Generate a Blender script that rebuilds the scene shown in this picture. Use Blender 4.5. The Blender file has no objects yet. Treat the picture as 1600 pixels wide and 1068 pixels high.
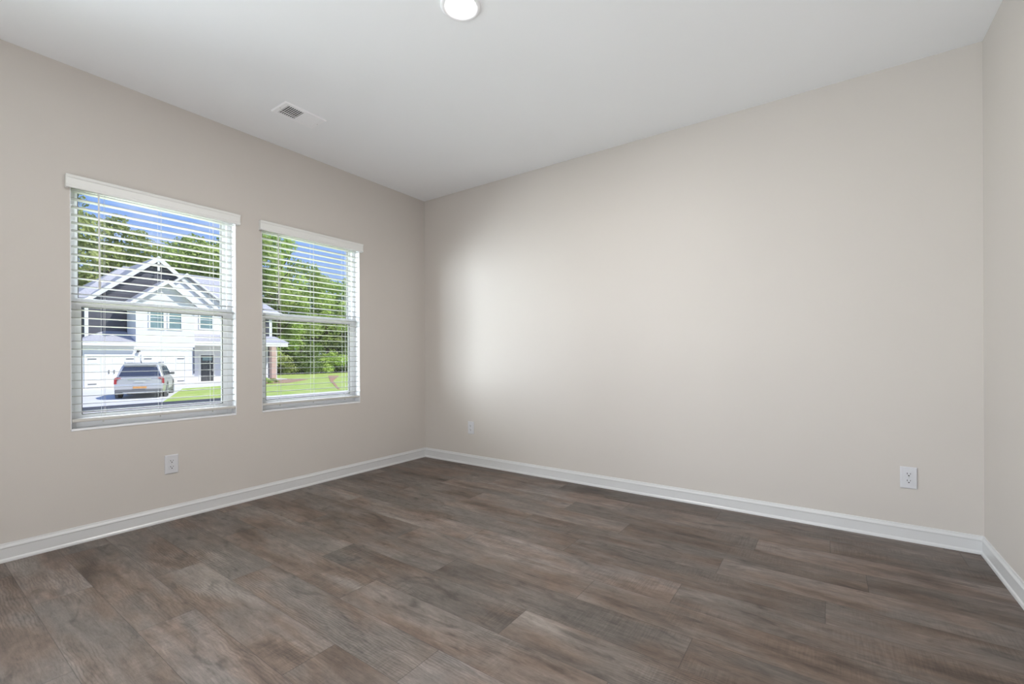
import bpy, bmesh, math, random
from mathutils import Vector, Matrix
PI = math.pi
random.seed(7)
S = bpy.context.scene
COL = S.collection

# ------------------------------------------------------------------ camera
F_PX, CY, YAW, ROLL = 700.21, 557.70, 0.6124, -0.0041
cam_d = bpy.data.cameras.new('camera')
cam = bpy.data.objects.new('camera', cam_d); COL.objects.link(cam)
cam_d.sensor_width = 36.0; cam_d.lens = 36.0 * F_PX / 1600.0
cam_d.shift_y = (CY - 534.0) / 1600.0
cam_d.clip_start = 0.02; cam_d.clip_end = 600
_c, _s = math.cos(YAW), math.sin(YAW)
fw = Vector((-_s, _c, 0)); rt = Vector((_c, _s, 0)); up = Vector((0, 0, 1))
_cr, _sr = math.cos(ROLL), math.sin(ROLL)
R = rt * _cr + up * _sr; U = up * _cr - rt * _sr; B = -fw
cam.matrix_world = Matrix(((R.x, U.x, B.x, 3.5386), (R.y, U.y, B.y, -3.4076), (R.z, U.z, B.z, 1.0631), (0, 0, 0, 1)))
S.camera = cam

# ------------------------------------------------------------------ world, sun, lights, exposure
S.view_settings.view_transform = 'Standard'; S.view_settings.look = 'None'
S.view_settings.exposure = 0.0; S.view_settings.gamma = 1.0
S.view_settings.use_curve_mapping = False

w = bpy.data.worlds.new('sky'); S.world = w; w.use_nodes = True
nt = w.node_tree; nt.nodes.clear()
def N(nt, t, **kw):
    n = nt.nodes.new(t)
    for k, v in kw.items(): setattr(n, k, v)
    return n
out = N(nt, 'ShaderNodeOutputWorld'); bg = N(nt, 'ShaderNodeBackground'); bg.inputs[1].default_value = 1.0
tc = N(nt, 'ShaderNodeTexCoord'); sep = N(nt, 'ShaderNodeSeparateXYZ')
ramp = N(nt, 'ShaderNodeValToRGB'); e = ramp.color_ramp.elements
e[0].position = 0.0; e[0].color = (0.62, 0.74, 0.95, 1); e[1].position = 0.75; e[1].color = (0.13, 0.27, 0.80, 1)
m_ = ramp.color_ramp.elements.new(0.26); m_.color = (0.27, 0.46, 0.98, 1)
nz = N(nt, 'ShaderNodeTexNoise'); nz.inputs['Scale'].default_value = 3.4; nz.inputs['Detail'].default_value = 6
mp = N(nt, 'ShaderNodeMapping'); mp.inputs['Scale'].default_value = (1, 1, 2.6); mp.inputs['Location'].default_value = (0.35, 0.1, 0.55)
cr = N(nt, 'ShaderNodeValToRGB'); cr.color_ramp.elements[0].position = 0.58; cr.color_ramp.elements[1].position = 0.76
mix = N(nt, 'ShaderNodeMixRGB'); mix.inputs[2].default_value = (0.95, 0.96, 1.0, 1)
L = nt.links.new
L(tc.outputs['Generated'], sep.inputs[0]); L(sep.outputs['Z'], ramp.inputs[0]); L(tc.outputs['Generated'], mp.inputs[0])
L(mp.outputs[0], nz.inputs[0]); L(nz.outputs['Fac'], cr.inputs[0]); L(cr.outputs[0], mix.inputs[0])
L(ramp.outputs[0], mix.inputs[1]); L(mix.outputs[0], bg.inputs[0]); L(bg.outputs[0], out.inputs[0])

def light(name, kind, loc, direction, energy, color=(1, 1, 1), **kw):
    d = bpy.data.lights.new(name, kind); d.energy = energy; d.color = color
    for k, v in kw.items(): setattr(d, k, v)
    o = bpy.data.objects.new(name, d); COL.objects.link(o); o.location = loc
    o.rotation_euler = Vector(direction).to_track_quat('-Z', 'Y').to_euler()
    return o
light('sun', 'SUN', (0, 0, 30), (-0.62, -0.42, -0.90), 4.6, (1.0, 0.965, 0.90), angle=0.01)
# added fill lamp in the unseen doorway of the back wall, behind the camera
light('doorway_fill', 'AREA', (3.30, -4.86, 1.15), (-0.15, 1.0, 0.62), 37, (0.98, 0.99, 1.0), shape='RECTANGLE', size=1.1, size_y=1.9)
light('floor_fill', 'AREA', (2.6, -4.0, 0.06), (-0.10, 0.75, 1.0), 25, (0.98, 0.99, 1.0), shape='RECTANGLE', size=2.0, size_y=1.0)  # added uplight behind the camera, brightens the ceiling
# added fill lamp outside an invented third window, out of view by the camera
light('added_window_fill', 'AREA', (-0.22, -3.97, 1.37), (1.0, 0.0, 0.0), 18, (0.86, 0.93, 1.0), shape='RECTANGLE', size=0.80, size_y=1.35)
# added lamp low outside, strengthens light thrown up from the front yard
light('front_yard_fill', 'AREA', (-2.2, -1.8, -0.30), (1.0, 0.0, 0.95), 140, (0.92, 0.96, 1.0), shape='RECTANGLE', size=4.0, size_y=1.4)
# added lamp high outside, boosts the sky light coming down on the windows
light('window_sky_fill', 'AREA', (-2.6, -1.8, 4.9), (0.62, 0.0, -0.62), 1300, (0.80, 0.89, 1.0), shape='RECTANGLE', size=4.5, size_y=2.4)
# added unseen lamp outside, raking through both windows to brighten the far wall
light('far_wall_fill', 'AREA', (-1.75, -4.35, 1.50), (1.0, 1.05, -0.02), 520, (0.86, 0.93, 1.0), shape='RECTANGLE', size=2.2, size_y=2.2)

# ------------------------------------------------------------------ materials
def mat(name, color=(0.8, 0.8, 0.8), rough=0.5, metal=0.0, noise=0.0, nscale=20.0, bump=0.0, bscale=200.0, spec=0.5, emit=None, estr=0.0, stretch=(1, 1, 1), detail=4, color2=None, trans=0.0):
    m = bpy.data.materials.new(name); m.use_nodes = True
    nt = m.node_tree; p = nt.nodes['Principled BSDF']
    p.inputs['Base Color'].default_value = (*color, 1); p.inputs['Roughness'].default_value = rough
    p.inputs['Metallic'].default_value = metal; p.inputs['Specular IOR Level'].default_value = spec
    if emit: p.inputs['Emission Color'].default_value = (*emit, 1); p.inputs['Emission Strength'].default_value = estr
    L = nt.links.new
    if noise or color2 or bump:
        tc = N(nt, 'ShaderNodeTexCoord'); mp = N(nt, 'ShaderNodeMapping'); mp.inputs['Scale'].default_value = stretch
        L(tc.outputs['Object'], mp.inputs[0])
    if noise or color2:
        nz = N(nt, 'ShaderNodeTexNoise'); nz.inputs['Scale'].default_value = nscale; nz.inputs['Detail'].default_value = detail
        L(mp.outputs[0], nz.inputs[0])
        mx = N(nt, 'ShaderNodeMixRGB')
        c2 = color2 or tuple(c * (1 - noise) for c in color)
        mx.inputs[1].default_value = (*color, 1); mx.inputs[2].default_value = (*c2, 1)
        rp = N(nt, 'ShaderNodeValToRGB'); rp.color_ramp.elements[0].position = 0.35; rp.color_ramp.elements[1].position = 0.65
        L(nz.outputs['Fac'], rp.inputs[0]); L(rp.outputs[0], mx.inputs[0]); L(mx.outputs[0], p.inputs['Base Color'])
    if bump:
        nb = N(nt, 'ShaderNodeTexNoise'); nb.inputs['Scale'].default_value = bscale; nb.inputs['Detail'].default_value = 3
        L(mp.outputs[0], nb.inputs[0]); bp = N(nt, 'ShaderNodeBump'); bp.inputs['Strength'].default_value = bump; bp.inputs['Distance'].default_value = 0.002
        L(nb.outputs['Fac'], bp.inputs['Height']); L(bp.outputs[0], p.inputs['Normal'])
    return m

M = {}
M['wall'] = mat('greige_wall_paint', (0.600, 0.560, 0.520), 0.55, bump=0.12, bscale=260, spec=0.35, noise=0.015, nscale=1.5)
M['ceiling'] = mat('flat_white_ceiling_paint', (0.91, 0.92, 0.94), 0.9, bump=0.1, bscale=240, spec=0.2, noise=0.01, nscale=2)
M['trim'] = mat('semi_gloss_white_trim_paint', (0.66, 0.66, 0.66), 0.28, noise=0.01, nscale=8)
M['vinyl'] = mat('white_window_vinyl', (0.84, 0.85, 0.87), 0.32, noise=0.01, nscale=10)
M['gasket'] = mat('dark_glazing_gasket', (0.10, 0.10, 0.09), 0.6, noise=0.1)
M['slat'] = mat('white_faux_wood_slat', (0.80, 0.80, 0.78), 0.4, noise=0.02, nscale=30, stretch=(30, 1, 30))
M['blind_slat'] = mat('darkened_white_slat', (0.40, 0.395, 0.375), 0.45, noise=0.02, nscale=30, stretch=(30, 1, 30))  # white slats, colour darkened to offset the strong window lamps
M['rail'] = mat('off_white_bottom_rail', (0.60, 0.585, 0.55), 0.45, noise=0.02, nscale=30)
M['cord'] = mat('white_cord', (0.72, 0.72, 0.70), 0.8, noise=0.1, nscale=300)
M['plate'] = mat('white_plastic_plate', (0.64, 0.64, 0.665), 0.3, noise=0.01)
M['slot'] = mat('dark_slot', (0.03, 0.03, 0.03), 0.6, noise=0.1)
M['screw'] = mat('painted_screw', (0.62, 0.62, 0.62), 0.35, metal=0.3, noise=0.05)
M['lens'] = mat('lit_lamp_lens', (0.9, 0.9, 0.9), 0.5, emit=(1.0, 0.975, 0.94), estr=9.0, noise=0.01)
M['duct'] = mat('dark_duct', (0.09, 0.09, 0.09), 0.8, noise=0.1)
M['ventwhite'] = mat('white_vent_enamel', (0.94, 0.94, 0.96), 0.35, noise=0.01)

def glass_mat(name, tint=(0.97, 0.985, 0.98), refl=0.05, rough=0.0):
    m = bpy.data.materials.new(name); m.use_nodes = True; nt = m.node_tree; nt.nodes.clear()
    o = N(nt, 'ShaderNodeOutputMaterial'); t = N(nt, 'ShaderNodeBsdfTransparent'); g = N(nt, 'ShaderNodeBsdfGlossy'); mx = N(nt, 'ShaderNodeMixShader')
    t.inputs[0].default_value = (*tint, 1); g.inputs['Roughness'].default_value = rough; mx.inputs[0].default_value = refl
    nt.links.new(t.outputs[0], mx.inputs[1]); nt.links.new(g.outputs[0], mx.inputs[2]); nt.links.new(mx.outputs[0], o.inputs[0])
    return m
M['glass'] = glass_mat('clear_window_glass', refl=0.03)

def floor_mat():
    m = bpy.data.materials.new('weathered_oak_vinyl_plank'); m.use_nodes = True; nt = m.node_tree; L = nt.links.new
    p = nt.nodes['Principled BSDF']
    uv = N(nt, 'ShaderNodeUVMap'); uv.uv_map = 'plank'
    at = N(nt, 'ShaderNodeAttribute'); at.attribute_name = 'rnd'
    sepc = N(nt, 'ShaderNodeSeparateColor'); L(at.outputs['Color'], sepc.inputs[0])
    geo = N(nt, 'ShaderNodeTexCoord')
    # each plank samples the print somewhere else
    off = N(nt, 'ShaderNodeVectorMath', operation='SCALE'); off.inputs['Scale'].default_value = 37.0; L(at.outputs['Color'], off.inputs[0])
    add = N(nt, 'ShaderNodeVectorMath', operation='ADD'); L(geo.outputs['Object'], add.inputs[0]); L(off.outputs[0], add.inputs[1])
    def noise(scale, sc, detail=5, rough=0.55, dist=0.0):
        mp = N(nt, 'ShaderNodeMapping'); mp.inputs['Scale'].default_value = sc; L(add.outputs[0], mp.inputs[0])
        n = N(nt, 'ShaderNodeTexNoise'); n.inputs['Scale'].default_value = scale; n.inputs['Detail'].default_value = detail
        n.inputs['Roughness'].default_value = rough; n.inputs['Distortion'].default_value = dist
        L(mp.outputs[0], n.inputs[0]); return n.outputs['Fac']
    def ramp(fac, stops):
        r = N(nt, 'ShaderNodeValToRGB'); r.color_ramp.elements[0].position = stops[0][0]; r.color_ramp.elements[0].color = (*stops[0][1], 1)
        r.color_ramp.elements[1].position = stops[-1][0]; r.color_ramp.elements[1].color = (*stops[-1][1], 1)
        for s_, c_ in stops[1:-1]:
            q = r.color_ramp.elements.new(s_); q.color = (*c_, 1)
        L(fac, r.inputs[0]); return r.outputs[0]
    def mixc(f, a, b, bt='MIX', fv=None):
        x = N(nt, 'ShaderNodeMixRGB', blend_type=bt)
        if f is None: x.inputs[0].default_value = fv
        else: L(f, x.inputs[0])
        L(a, x.inputs[1]); L(b, x.inputs[2]); return x.outputs[0]
    G = lambda v: (v, v, v)
    broad = noise(1.0, (1.5, 6.0, 1), 3, 0.5, 0.4)
    base = ramp(broad, [(0.28, (0.074, 0.055, 0.045)), (0.45, (0.150, 0.112, 0.091)), (0.60, (0.175, 0.148, 0.132)), (0.74, (0.22, 0.196, 0.178))])
    patch = noise(1.0, (2.2, 4.5, 1), 2, 0.5, 0.2)
    grey = ramp(patch, [(0.44, (0, 0, 0)), (0.62, (0.8, 0.8, 0.8))])
    greyc = N(nt, 'ShaderNodeRGB'); greyc.outputs[0].default_value = (0.136, 0.122, 0.112, 1)
    c = mixc(grey, base, greyc.outputs[0])
    streak = noise(1.0, (4.5, 42.0, 1), 7, 0.70, 0.6)
    c = mixc(None, c, ramp(streak, [(0.30, G(0.62)), (0.50, G(1.0)), (0.72, G(1.38))]), 'MULTIPLY', 0.62)
    fine = noise(1.0, (28.0, 300.0, 1), 5, 0.7, 0.5)
    c = mixc(None, c, ramp(fine, [(0.30, G(0.60)), (0.48, G(1.0)), (0.72, G(1.28))]), 'MULTIPLY', 0.55)
    mot = noise(1.0, (9.0, 22.0, 1), 8, 0.75, 0.5)
    c = mixc(None, c, ramp(mot, [(0.28, G(0.60)), (0.48, G(1.0)), (0.70, G(1.40))]), 'MULTIPLY', 0.7)
    # cathedral grain rings on some spots
    wv = N(nt, 'ShaderNodeTexWave', wave_type='BANDS', bands_direction='Y'); wv.inputs['Scale'].default_value = 11.0
    wv.inputs['Distortion'].default_value = 9.0; wv.inputs['Detail'].default_value = 2.0; wv.inputs['Detail Scale'].default_value = 0.9
    mpw = N(nt, 'ShaderNodeMapping'); mpw.inputs['Scale'].default_value = (0.9, 2.6, 1); L(add.outputs[0], mpw.inputs[0]); L(mpw.outputs[0], wv.inputs[0])
    wmask = ramp(noise(1.0, (1.8, 3.0, 1), 2, 0.5), [(0.46, G(0)), (0.62, G(0.6))])
    c = mixc(wmask, c, mixc(None, c, ramp(wv.outputs['Fac'], [(0.0, G(0.62)), (0.35, G(1.05)), (1.0, G(1.2))]), 'MULTIPLY', 1.0))
    # dark smudges and knots
    sm = ramp(noise(1.0, (4.0, 12.0, 1), 3, 0.55, 1.0), [(0.30, G(0.55)), (0.42, G(1.0)), (1.0, G(1.0))])
    c = mixc(None, c, sm, 'MULTIPLY', 0.8)
    # saw marks across the board
    sw = noise(1.0, (170.0, 9.0, 1), 2, 0.5, 0.2)
    swm = ramp(noise(1.0, (2.0, 5.0, 1), 1, 0.5), [(0.52, G(0)), (0.66, G(0.4))])
    c = mixc(swm, c, mixc(None, c, ramp(sw, [(0.40, G(0.7)), (0.6, G(1.2))]), 'MULTIPLY', 1.0))
    # whole-board tone
    tone = ramp(sepc.outputs[0], [(0.0, (0.80, 0.78, 0.76)), (0.35, (0.96, 0.94, 0.92)), (0.7, (1.06, 1.03, 1.0)), (1.0, (1.24, 1.24, 1.25))])
    c = mixc(None, c, tone, 'MULTIPLY', 1.0)
    # joints
    sx = N(nt, 'ShaderNodeSeparateXYZ'); L(uv.outputs[0], sx.inputs[0])
    def edge(sock, w_):   # uv carries the distance in metres from the nearest joint
        q = N(nt, 'ShaderNodeMath', operation='LESS_THAN'); L(sock, q.inputs[0]); q.inputs[1].default_value = w_; return q.outputs[0]
    mxe = N(nt, 'ShaderNodeMath', operation='MAXIMUM')
    def dist(sock, size):
        a = N(nt, 'ShaderNodeMath', operation='SUBTRACT'); a.inputs[1].default_value = 0.5; L(sock, a.inputs[0])
        b = N(nt, 'ShaderNodeMath', operation='ABSOLUTE'); L(a.outputs[0], b.inputs[0])
        d = N(nt, 'ShaderNodeMath', operation='SUBTRACT'); d.inputs[0].default_value = 0.5; L(b.outputs[0], d.inputs[1])
        g_ = N(nt, 'ShaderNodeMath', operation='MULTIPLY'); g_.inputs[1].default_value = size; L(d.outputs[0], g_.inputs[0]); return g_.outputs[0]
    L(edge(dist(sx.outputs['X'], 1.18), 0.0016), mxe.inputs[0]); L(edge(dist(sx.outputs['Y'], 0.198), 0.0012), mxe.inputs[1])
    dk = N(nt, 'ShaderNodeRGB'); dk.outputs[0].default_value = (0.035, 0.030, 0.027, 1)
    jm = N(nt, 'ShaderNodeMath', operation='MULTIPLY'); jm.inputs[1].default_value = 0.5; L(mxe.outputs[0], jm.inputs[0])
    c = mixc(jm.outputs[0], c, dk.outputs[0])
    L(c, p.inputs['Base Color']); p.inputs['Roughness'].default_value = 0.50; p.inputs['Specular IOR Level'].default_value = 0.30
    bp = N(nt, 'ShaderNodeBump'); bp.inputs['Strength'].default_value = 0.25; bp.inputs['Distance'].default_value = 0.0015
    L(streak, bp.inputs['Height']); L(bp.outputs[0], p.inputs['Normal'])
    return m
M['floor'] = floor_mat()

# ------------------------------------------------------------------ mesh helpers
class MB:
    def __init__(self): self.v = []; self.f = []; self.smooth = False
    def add(self, vs, fs):
        o = len(self.v); self.v += [tuple(q) for q in vs]; self.f += [tuple(i + o for i in q) for q in fs]; return self
    def box(self, x0, x1, y0, y1, z0, z1):
        x0, x1 = sorted((x0, x1)); y0, y1 = sorted((y0, y1)); z0, z1 = sorted((z0, z1))
        v = [(x0, y0, z0), (x1, y0, z0), (x1, y1, z0), (x0, y1, z0), (x0, y0, z1), (x1, y0, z1), (x1, y1, z1), (x0, y1, z1)]
        return self.add(v, [(0, 3, 2, 1), (4, 5, 6, 7), (0, 1, 5, 4), (1, 2, 6, 5), (2, 3, 7, 6), (3, 0, 4, 7)])
    def prism(self, prof, axis, a, b):          # closed profile of 2-D points extruded along an axis
        n = len(prof); vs = []
        for t in (a, b):
            for p, q in prof:
                vs.append({'x': (t, p, q), 'y': (p, t, q), 'z': (p, q, t)}[axis])
        fs = [tuple(range(n)), tuple(range(2 * n - 1, n - 1, -1))] + [(i, i + n, (i + 1) % n + n, (i + 1) % n) for i in range(n)]
        return self.add(vs, fs)
    def slab(self, poly, th):                   # polygon given thickness against its normal
        P = [Vector(p) for p in poly]; nn = (P[1] - P[0]).cross(P[2] - P[0]).normalized()
        if nn.z < 0: nn = -nn
        n = len(P); vs = P + [p - nn * th for p in P]
        fs = [tuple(range(n)), tuple(range(2 * n - 1, n - 1, -1))] + [(i, i + n, (i + 1) % n + n, (i + 1) % n) for i in range(n)]
        return self.add(vs, fs)
    def tube(self, pts, r, n=10, r2=None):
        pts = [Vector(p) for p in pts]; rings = []
        for i, p in enumerate(pts):
            d = (pts[min(i + 1, len(pts) - 1)] - pts[max(i - 1, 0)]).normalized()
            a = d.orthogonal().normalized(); b = d.cross(a); rr = r if r2 is None else r + (r2 - r) * i / (len(pts) - 1)
            rings.append([p + (a * math.cos(2 * PI * k / n) + b * math.sin(2 * PI * k / n)) * rr for k in range(n)])
        vs = [q for ring in rings for q in ring]; fs = []
        for i in range(len(pts) - 1):
            for k in range(n): fs.append((i * n + k, i * n + (k + 1) % n, (i + 1) * n + (k + 1) % n, (i + 1) * n + k))
        fs.append(tuple(range(n - 1, -1, -1))); fs.append(tuple((len(pts) - 1) * n + k for k in range(n)))
        return self.add(vs, fs)
    def lathe(self, prof, c, axis='z', n=40):   # prof: (radius, height) pairs
        vs = []; fs = []; m = len(prof)
        for k in range(n):
            a = 2 * PI * k / n
            for r, h in prof:
                p = (r * math.cos(a), r * math.sin(a), h)
                p = {'z': p, 'x': (p[2], p[0], p[1]), 'y': (p[0], p[2], p[1])}[axis]
                vs.append((c[0] + p[0], c[1] + p[1], c[2] + p[2]))
        for k in range(n):
            k2 = (k + 1) % n
            for i in range(m - 1): fs.append((k * m + i, k2 * m + i, k2 * m + i + 1, k * m + i + 1))
        return self.add(vs, fs)
    def build(self, name, m, parent=None, bevel=0.0, seg=2, smooth=False):
        me = bpy.data.meshes.new(name); me.from_pydata(self.v, [], self.f); me.validate()
        bm = bmesh.new(); bm.from_mesh(me); bmesh.ops.recalc_face_normals(bm, faces=bm.faces); bm.to_mesh(me); bm.free()
        me.materials.append(m); o = bpy.data.objects.new(name, me); COL.objects.link(o)
        if parent is not None:
            o.parent = parent; o.matrix_parent_inverse = Matrix.Translation(-Vector(parent.location)) if parent.type == 'EMPTY' and parent.get('root') else Matrix()
        if bevel:
            b = o.modifiers.new('bevel', 'BEVEL'); b.width = bevel; b.segments = seg; b.limit_method = 'ANGLE'; b.angle_limit = 0.6
        if smooth:
            for p in me.polygons: p.use_smooth = True
        return o
def frame(mb, x0, x1, y0, y1, z0, z1, wl, wr, wb, wt):      # rectangular frame in a plane of constant x
    mb.box(x0, x1, y0, y0 + wl, z0, z1); mb.box(x0, x1, y1 - wr, y1, z0, z1)
    mb.box(x0, x1, y0 + wl, y1 - wr, z0, z0 + wb); mb.box(x0, x1, y0 + wl, y1 - wr, z1 - wt, z1); return mb
def tag(o, label=None, cat=None, group=None, kind=None):
    if label: o['label'] = label
    if cat: o['category'] = cat
    if group: o['group'] = group
    if kind: o['kind'] = kind
    return o
def empty(name, loc=(0, 0, 0), **kw):        # children are written in world coordinates
    o = bpy.data.objects.new(name, None); COL.objects.link(o); o.location = loc; o['root'] = 1; o.empty_display_size = 0.2
    return tag(o, **kw)
def local_empty(name, loc, rz=0, **kw):      # children are written in local coordinates
    o = bpy.data.objects.new(name, None); COL.objects.link(o); o.location = loc; o.rotation_euler = (0, 0, rz); o.empty_display_size = 0.2
    return tag(o, **kw)

# ------------------------------------------------------------------ the room
W, H, YB, T = 4.2246, 2.74, -4.75, 0.14
WIN = [(-2.762, -1.882), (-1.700, -0.820)]; WZ0, WZ1 = 0.648, 2.10

mb = MB()     # window wall with two openings and an unseen third, added for fill light
ys = [YB, -4.41, -3.53, WIN[0][0], WIN[0][1], WIN[1][0], WIN[1][1], 0.0]
for i in range(7):
    if i in (1, 3, 5): mb.box(-T, 0, ys[i], ys[i + 1], 0, WZ0); mb.box(-T, 0, ys[i], ys[i + 1], WZ1, H)
    else: mb.box(-T, 0, ys[i], ys[i + 1], 0, H)
tag(mb.build('wall_left', M['wall']), kind='structure')
tag(MB().box(-T, W + T, 0, T, 0, H).build('wall_far', M['wall']), kind='structure')
tag(MB().box(W, W + T, YB, 0, 0, H).build('wall_right', M['wall']), kind='structure')
OX0, OX1, OZ = 2.70, 3.90, 2.15
mb = MB().box(-T, OX0, YB - T, YB, 0, H).box(OX1, W + T, YB - T, YB, 0, H).box(OX0, OX1, YB - T, YB, OZ, H)
tag(mb.build('wall_back', M['wall']), kind='structure')
tag(MB().box(-T, W + T, YB - 2.0, T, H, H + 0.1).build('ceiling', M['ceiling']), kind='structure')

# floor: one mesh of planks, joints where the photo has them
PH = [2.94, 3.55, 3.21, 3.69, 3.09, 3.53, 2.98, 2.63, 3.12, 1.32, 1.77, 1.20, 2.04, 1.34, 0.73]
PW, PL = 0.198, 1.18
me = bpy.data.meshes.new('floor'); vs = []; fs = []; uvs = []; cols = []
y1 = 0.0; k = 0; rr = random.Random(11)
while y1 > YB - 2.0:
    y0 = -0.05 - PW * k if k else -0.05
    if k == 0: ytop, ybot = 0.14, -0.05; ph = 1.7
    else: ytop, ybot = -0.05 - PW * (k - 1), -0.05 - PW * k; ph = PH[k - 1] if k - 1 < len(PH) else rr.uniform(0, PL)
    y1 = ybot
    n0 = math.floor((-T - ph) / PL)
    for j in range(n0, n0 + 6):
        xa, xb = ph + j * PL, ph + (j + 1) * PL; u0, u1 = 0.0, 1.0
        if xb < -T or xa > W + T: continue
        if xa < -T: u0 = (-T - xa) / PL; xa = -T
        if xb > W + T: u1 = 1 - (xb - W - T) / PL; xb = W + T
        o_ = len(vs); vs += [(xa, ybot, 0), (xb, ybot, 0), (xb, ytop, 0), (xa, ytop, 0)]; fs.append((o_, o_ + 1, o_ + 2, o_ + 3))
        uvs += [(u0, 0), (u1, 0), (u1, 1), (u0, 1)]; c_ = (rr.random(), rr.random(), rr.random(), 1); cols += [c_] * 4
    k += 1
me.from_pydata(vs, [], fs); uvl = me.uv_layers.new(name='plank')
for i, q in enumerate(uvs): uvl.data[i].uv = q
ca = me.color_attributes.new('rnd', 'FLOAT_COLOR', 'CORNER')
for i, q in enumerate(cols): ca.data[i].color = q
me.materials.append(M['floor']); fo = bpy.data.objects.new('floor', me); COL.objects.link(fo); tag(fo, kind='structure')
sm = fo.modifiers.new('thickness', 'SOLIDIFY'); sm.thickness = 0.03; sm.offset = -1

# baseboards: profiled with a shoe and an ogee top
BH = 0.0974
prof = [(0, 0), (0.017, 0), (0.017, 0.006), (0.0155, 0.012), (0.012, 0.017), (0.0105, 0.019), (0.0105, 0.070), (0.0125, 0.073), (0.0125, 0.077), (0.010, 0.082), (0.0065, 0.088), (0.005, 0.0955), (0, BH)]
g_ = 0.0006
tag(MB().prism([(p + g_, q) for p, q in prof], 'y', YB, -g_).build('baseboard_left', M['trim']), kind='structure')
tag(MB().prism([(-p - g_, q) for p, q in prof], 'x', 0.0, W).build('baseboard_far', M['trim']), kind='structure')
tag(MB().prism([(W - p - g_, q) for p, q in prof], 'y', YB, -g_).build('baseboard_right', M['trim']), kind='structure')

# ------------------------------------------------------------------ windows
def window(n, y0, y1):
    r = empty('window_%d' % n, (-T, (y0 + y1) / 2, WZ0), kind='structure')
    yl, yr = y0, y1
    frame(MB(), -T + 0.004, -0.068, yl, yr, WZ0 + 0.012, WZ1, 0.034, 0.034, 0.036, 0.030).build('window_frame', M['vinyl'], r, bevel=0.002)
    # white reveal boards and the sill
    MB().box(-0.068, -0.001, yl, yl + 0.004, WZ0 + 0.012, WZ1).box(-0.068, -0.001, yr - 0.004, yr, WZ0 + 0.012, WZ1).box(-0.068, -0.001, yl + 0.004, yr - 0.004, WZ1 - 0.004, WZ1).build('window_reveal', M['vinyl'], r)
    MB().box(-0.130, 0.004, yl + 0.001, yr - 0.001, WZ0, WZ0 + 0.012).build('window_sill', M['vinyl'], r, bevel=0.003)
    zm = 1.400
    us = frame(MB(), -0.122, -0.098, yl + 0.030, yr - 0.030, zm - 0.022, WZ1 - 0.026, 0.022, 0.030, 0.046, 0.022).build('upper_sash', M['vinyl'], r, bevel=0.002)
    ls = frame(MB(), -0.096, -0.070, yl + 0.030, yr - 0.030, WZ0 + 0.044, zm + 0.022, 0.032, 0.034, 0.044, 0.052).build('lower_sash', M['vinyl'], r, bevel=0.002)
    e_ = 0.006
    frame(MB(), -0.118, -0.0975, yl + 0.050, yr - 0.058, zm + 0.020, WZ1 - 0.046, e_ * .6, e_ * .6, e_ * .5, e_ * .7).build('glazing_gasket', M['gasket'], us)
    frame(MB(), -0.092, -0.0695, yl + 0.060, yr - 0.062, WZ0 + 0.086, zm - 0.028, e_ * .6, e_ * .9, e_ * .7, e_ * .6).build('glazing_gasket', M['gasket'], ls)
    MB().box(-0.112, -0.109, yl + 0.050, yr - 0.058, zm + 0.020, WZ1 - 0.046).build('glass_pane', M['glass'], us)
    MB().box(-0.085, -0.082, yl + 0.060, yr - 0.062, WZ0 + 0.086, zm - 0.028).build('glass_pane', M['glass'], ls)
    return r
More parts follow.
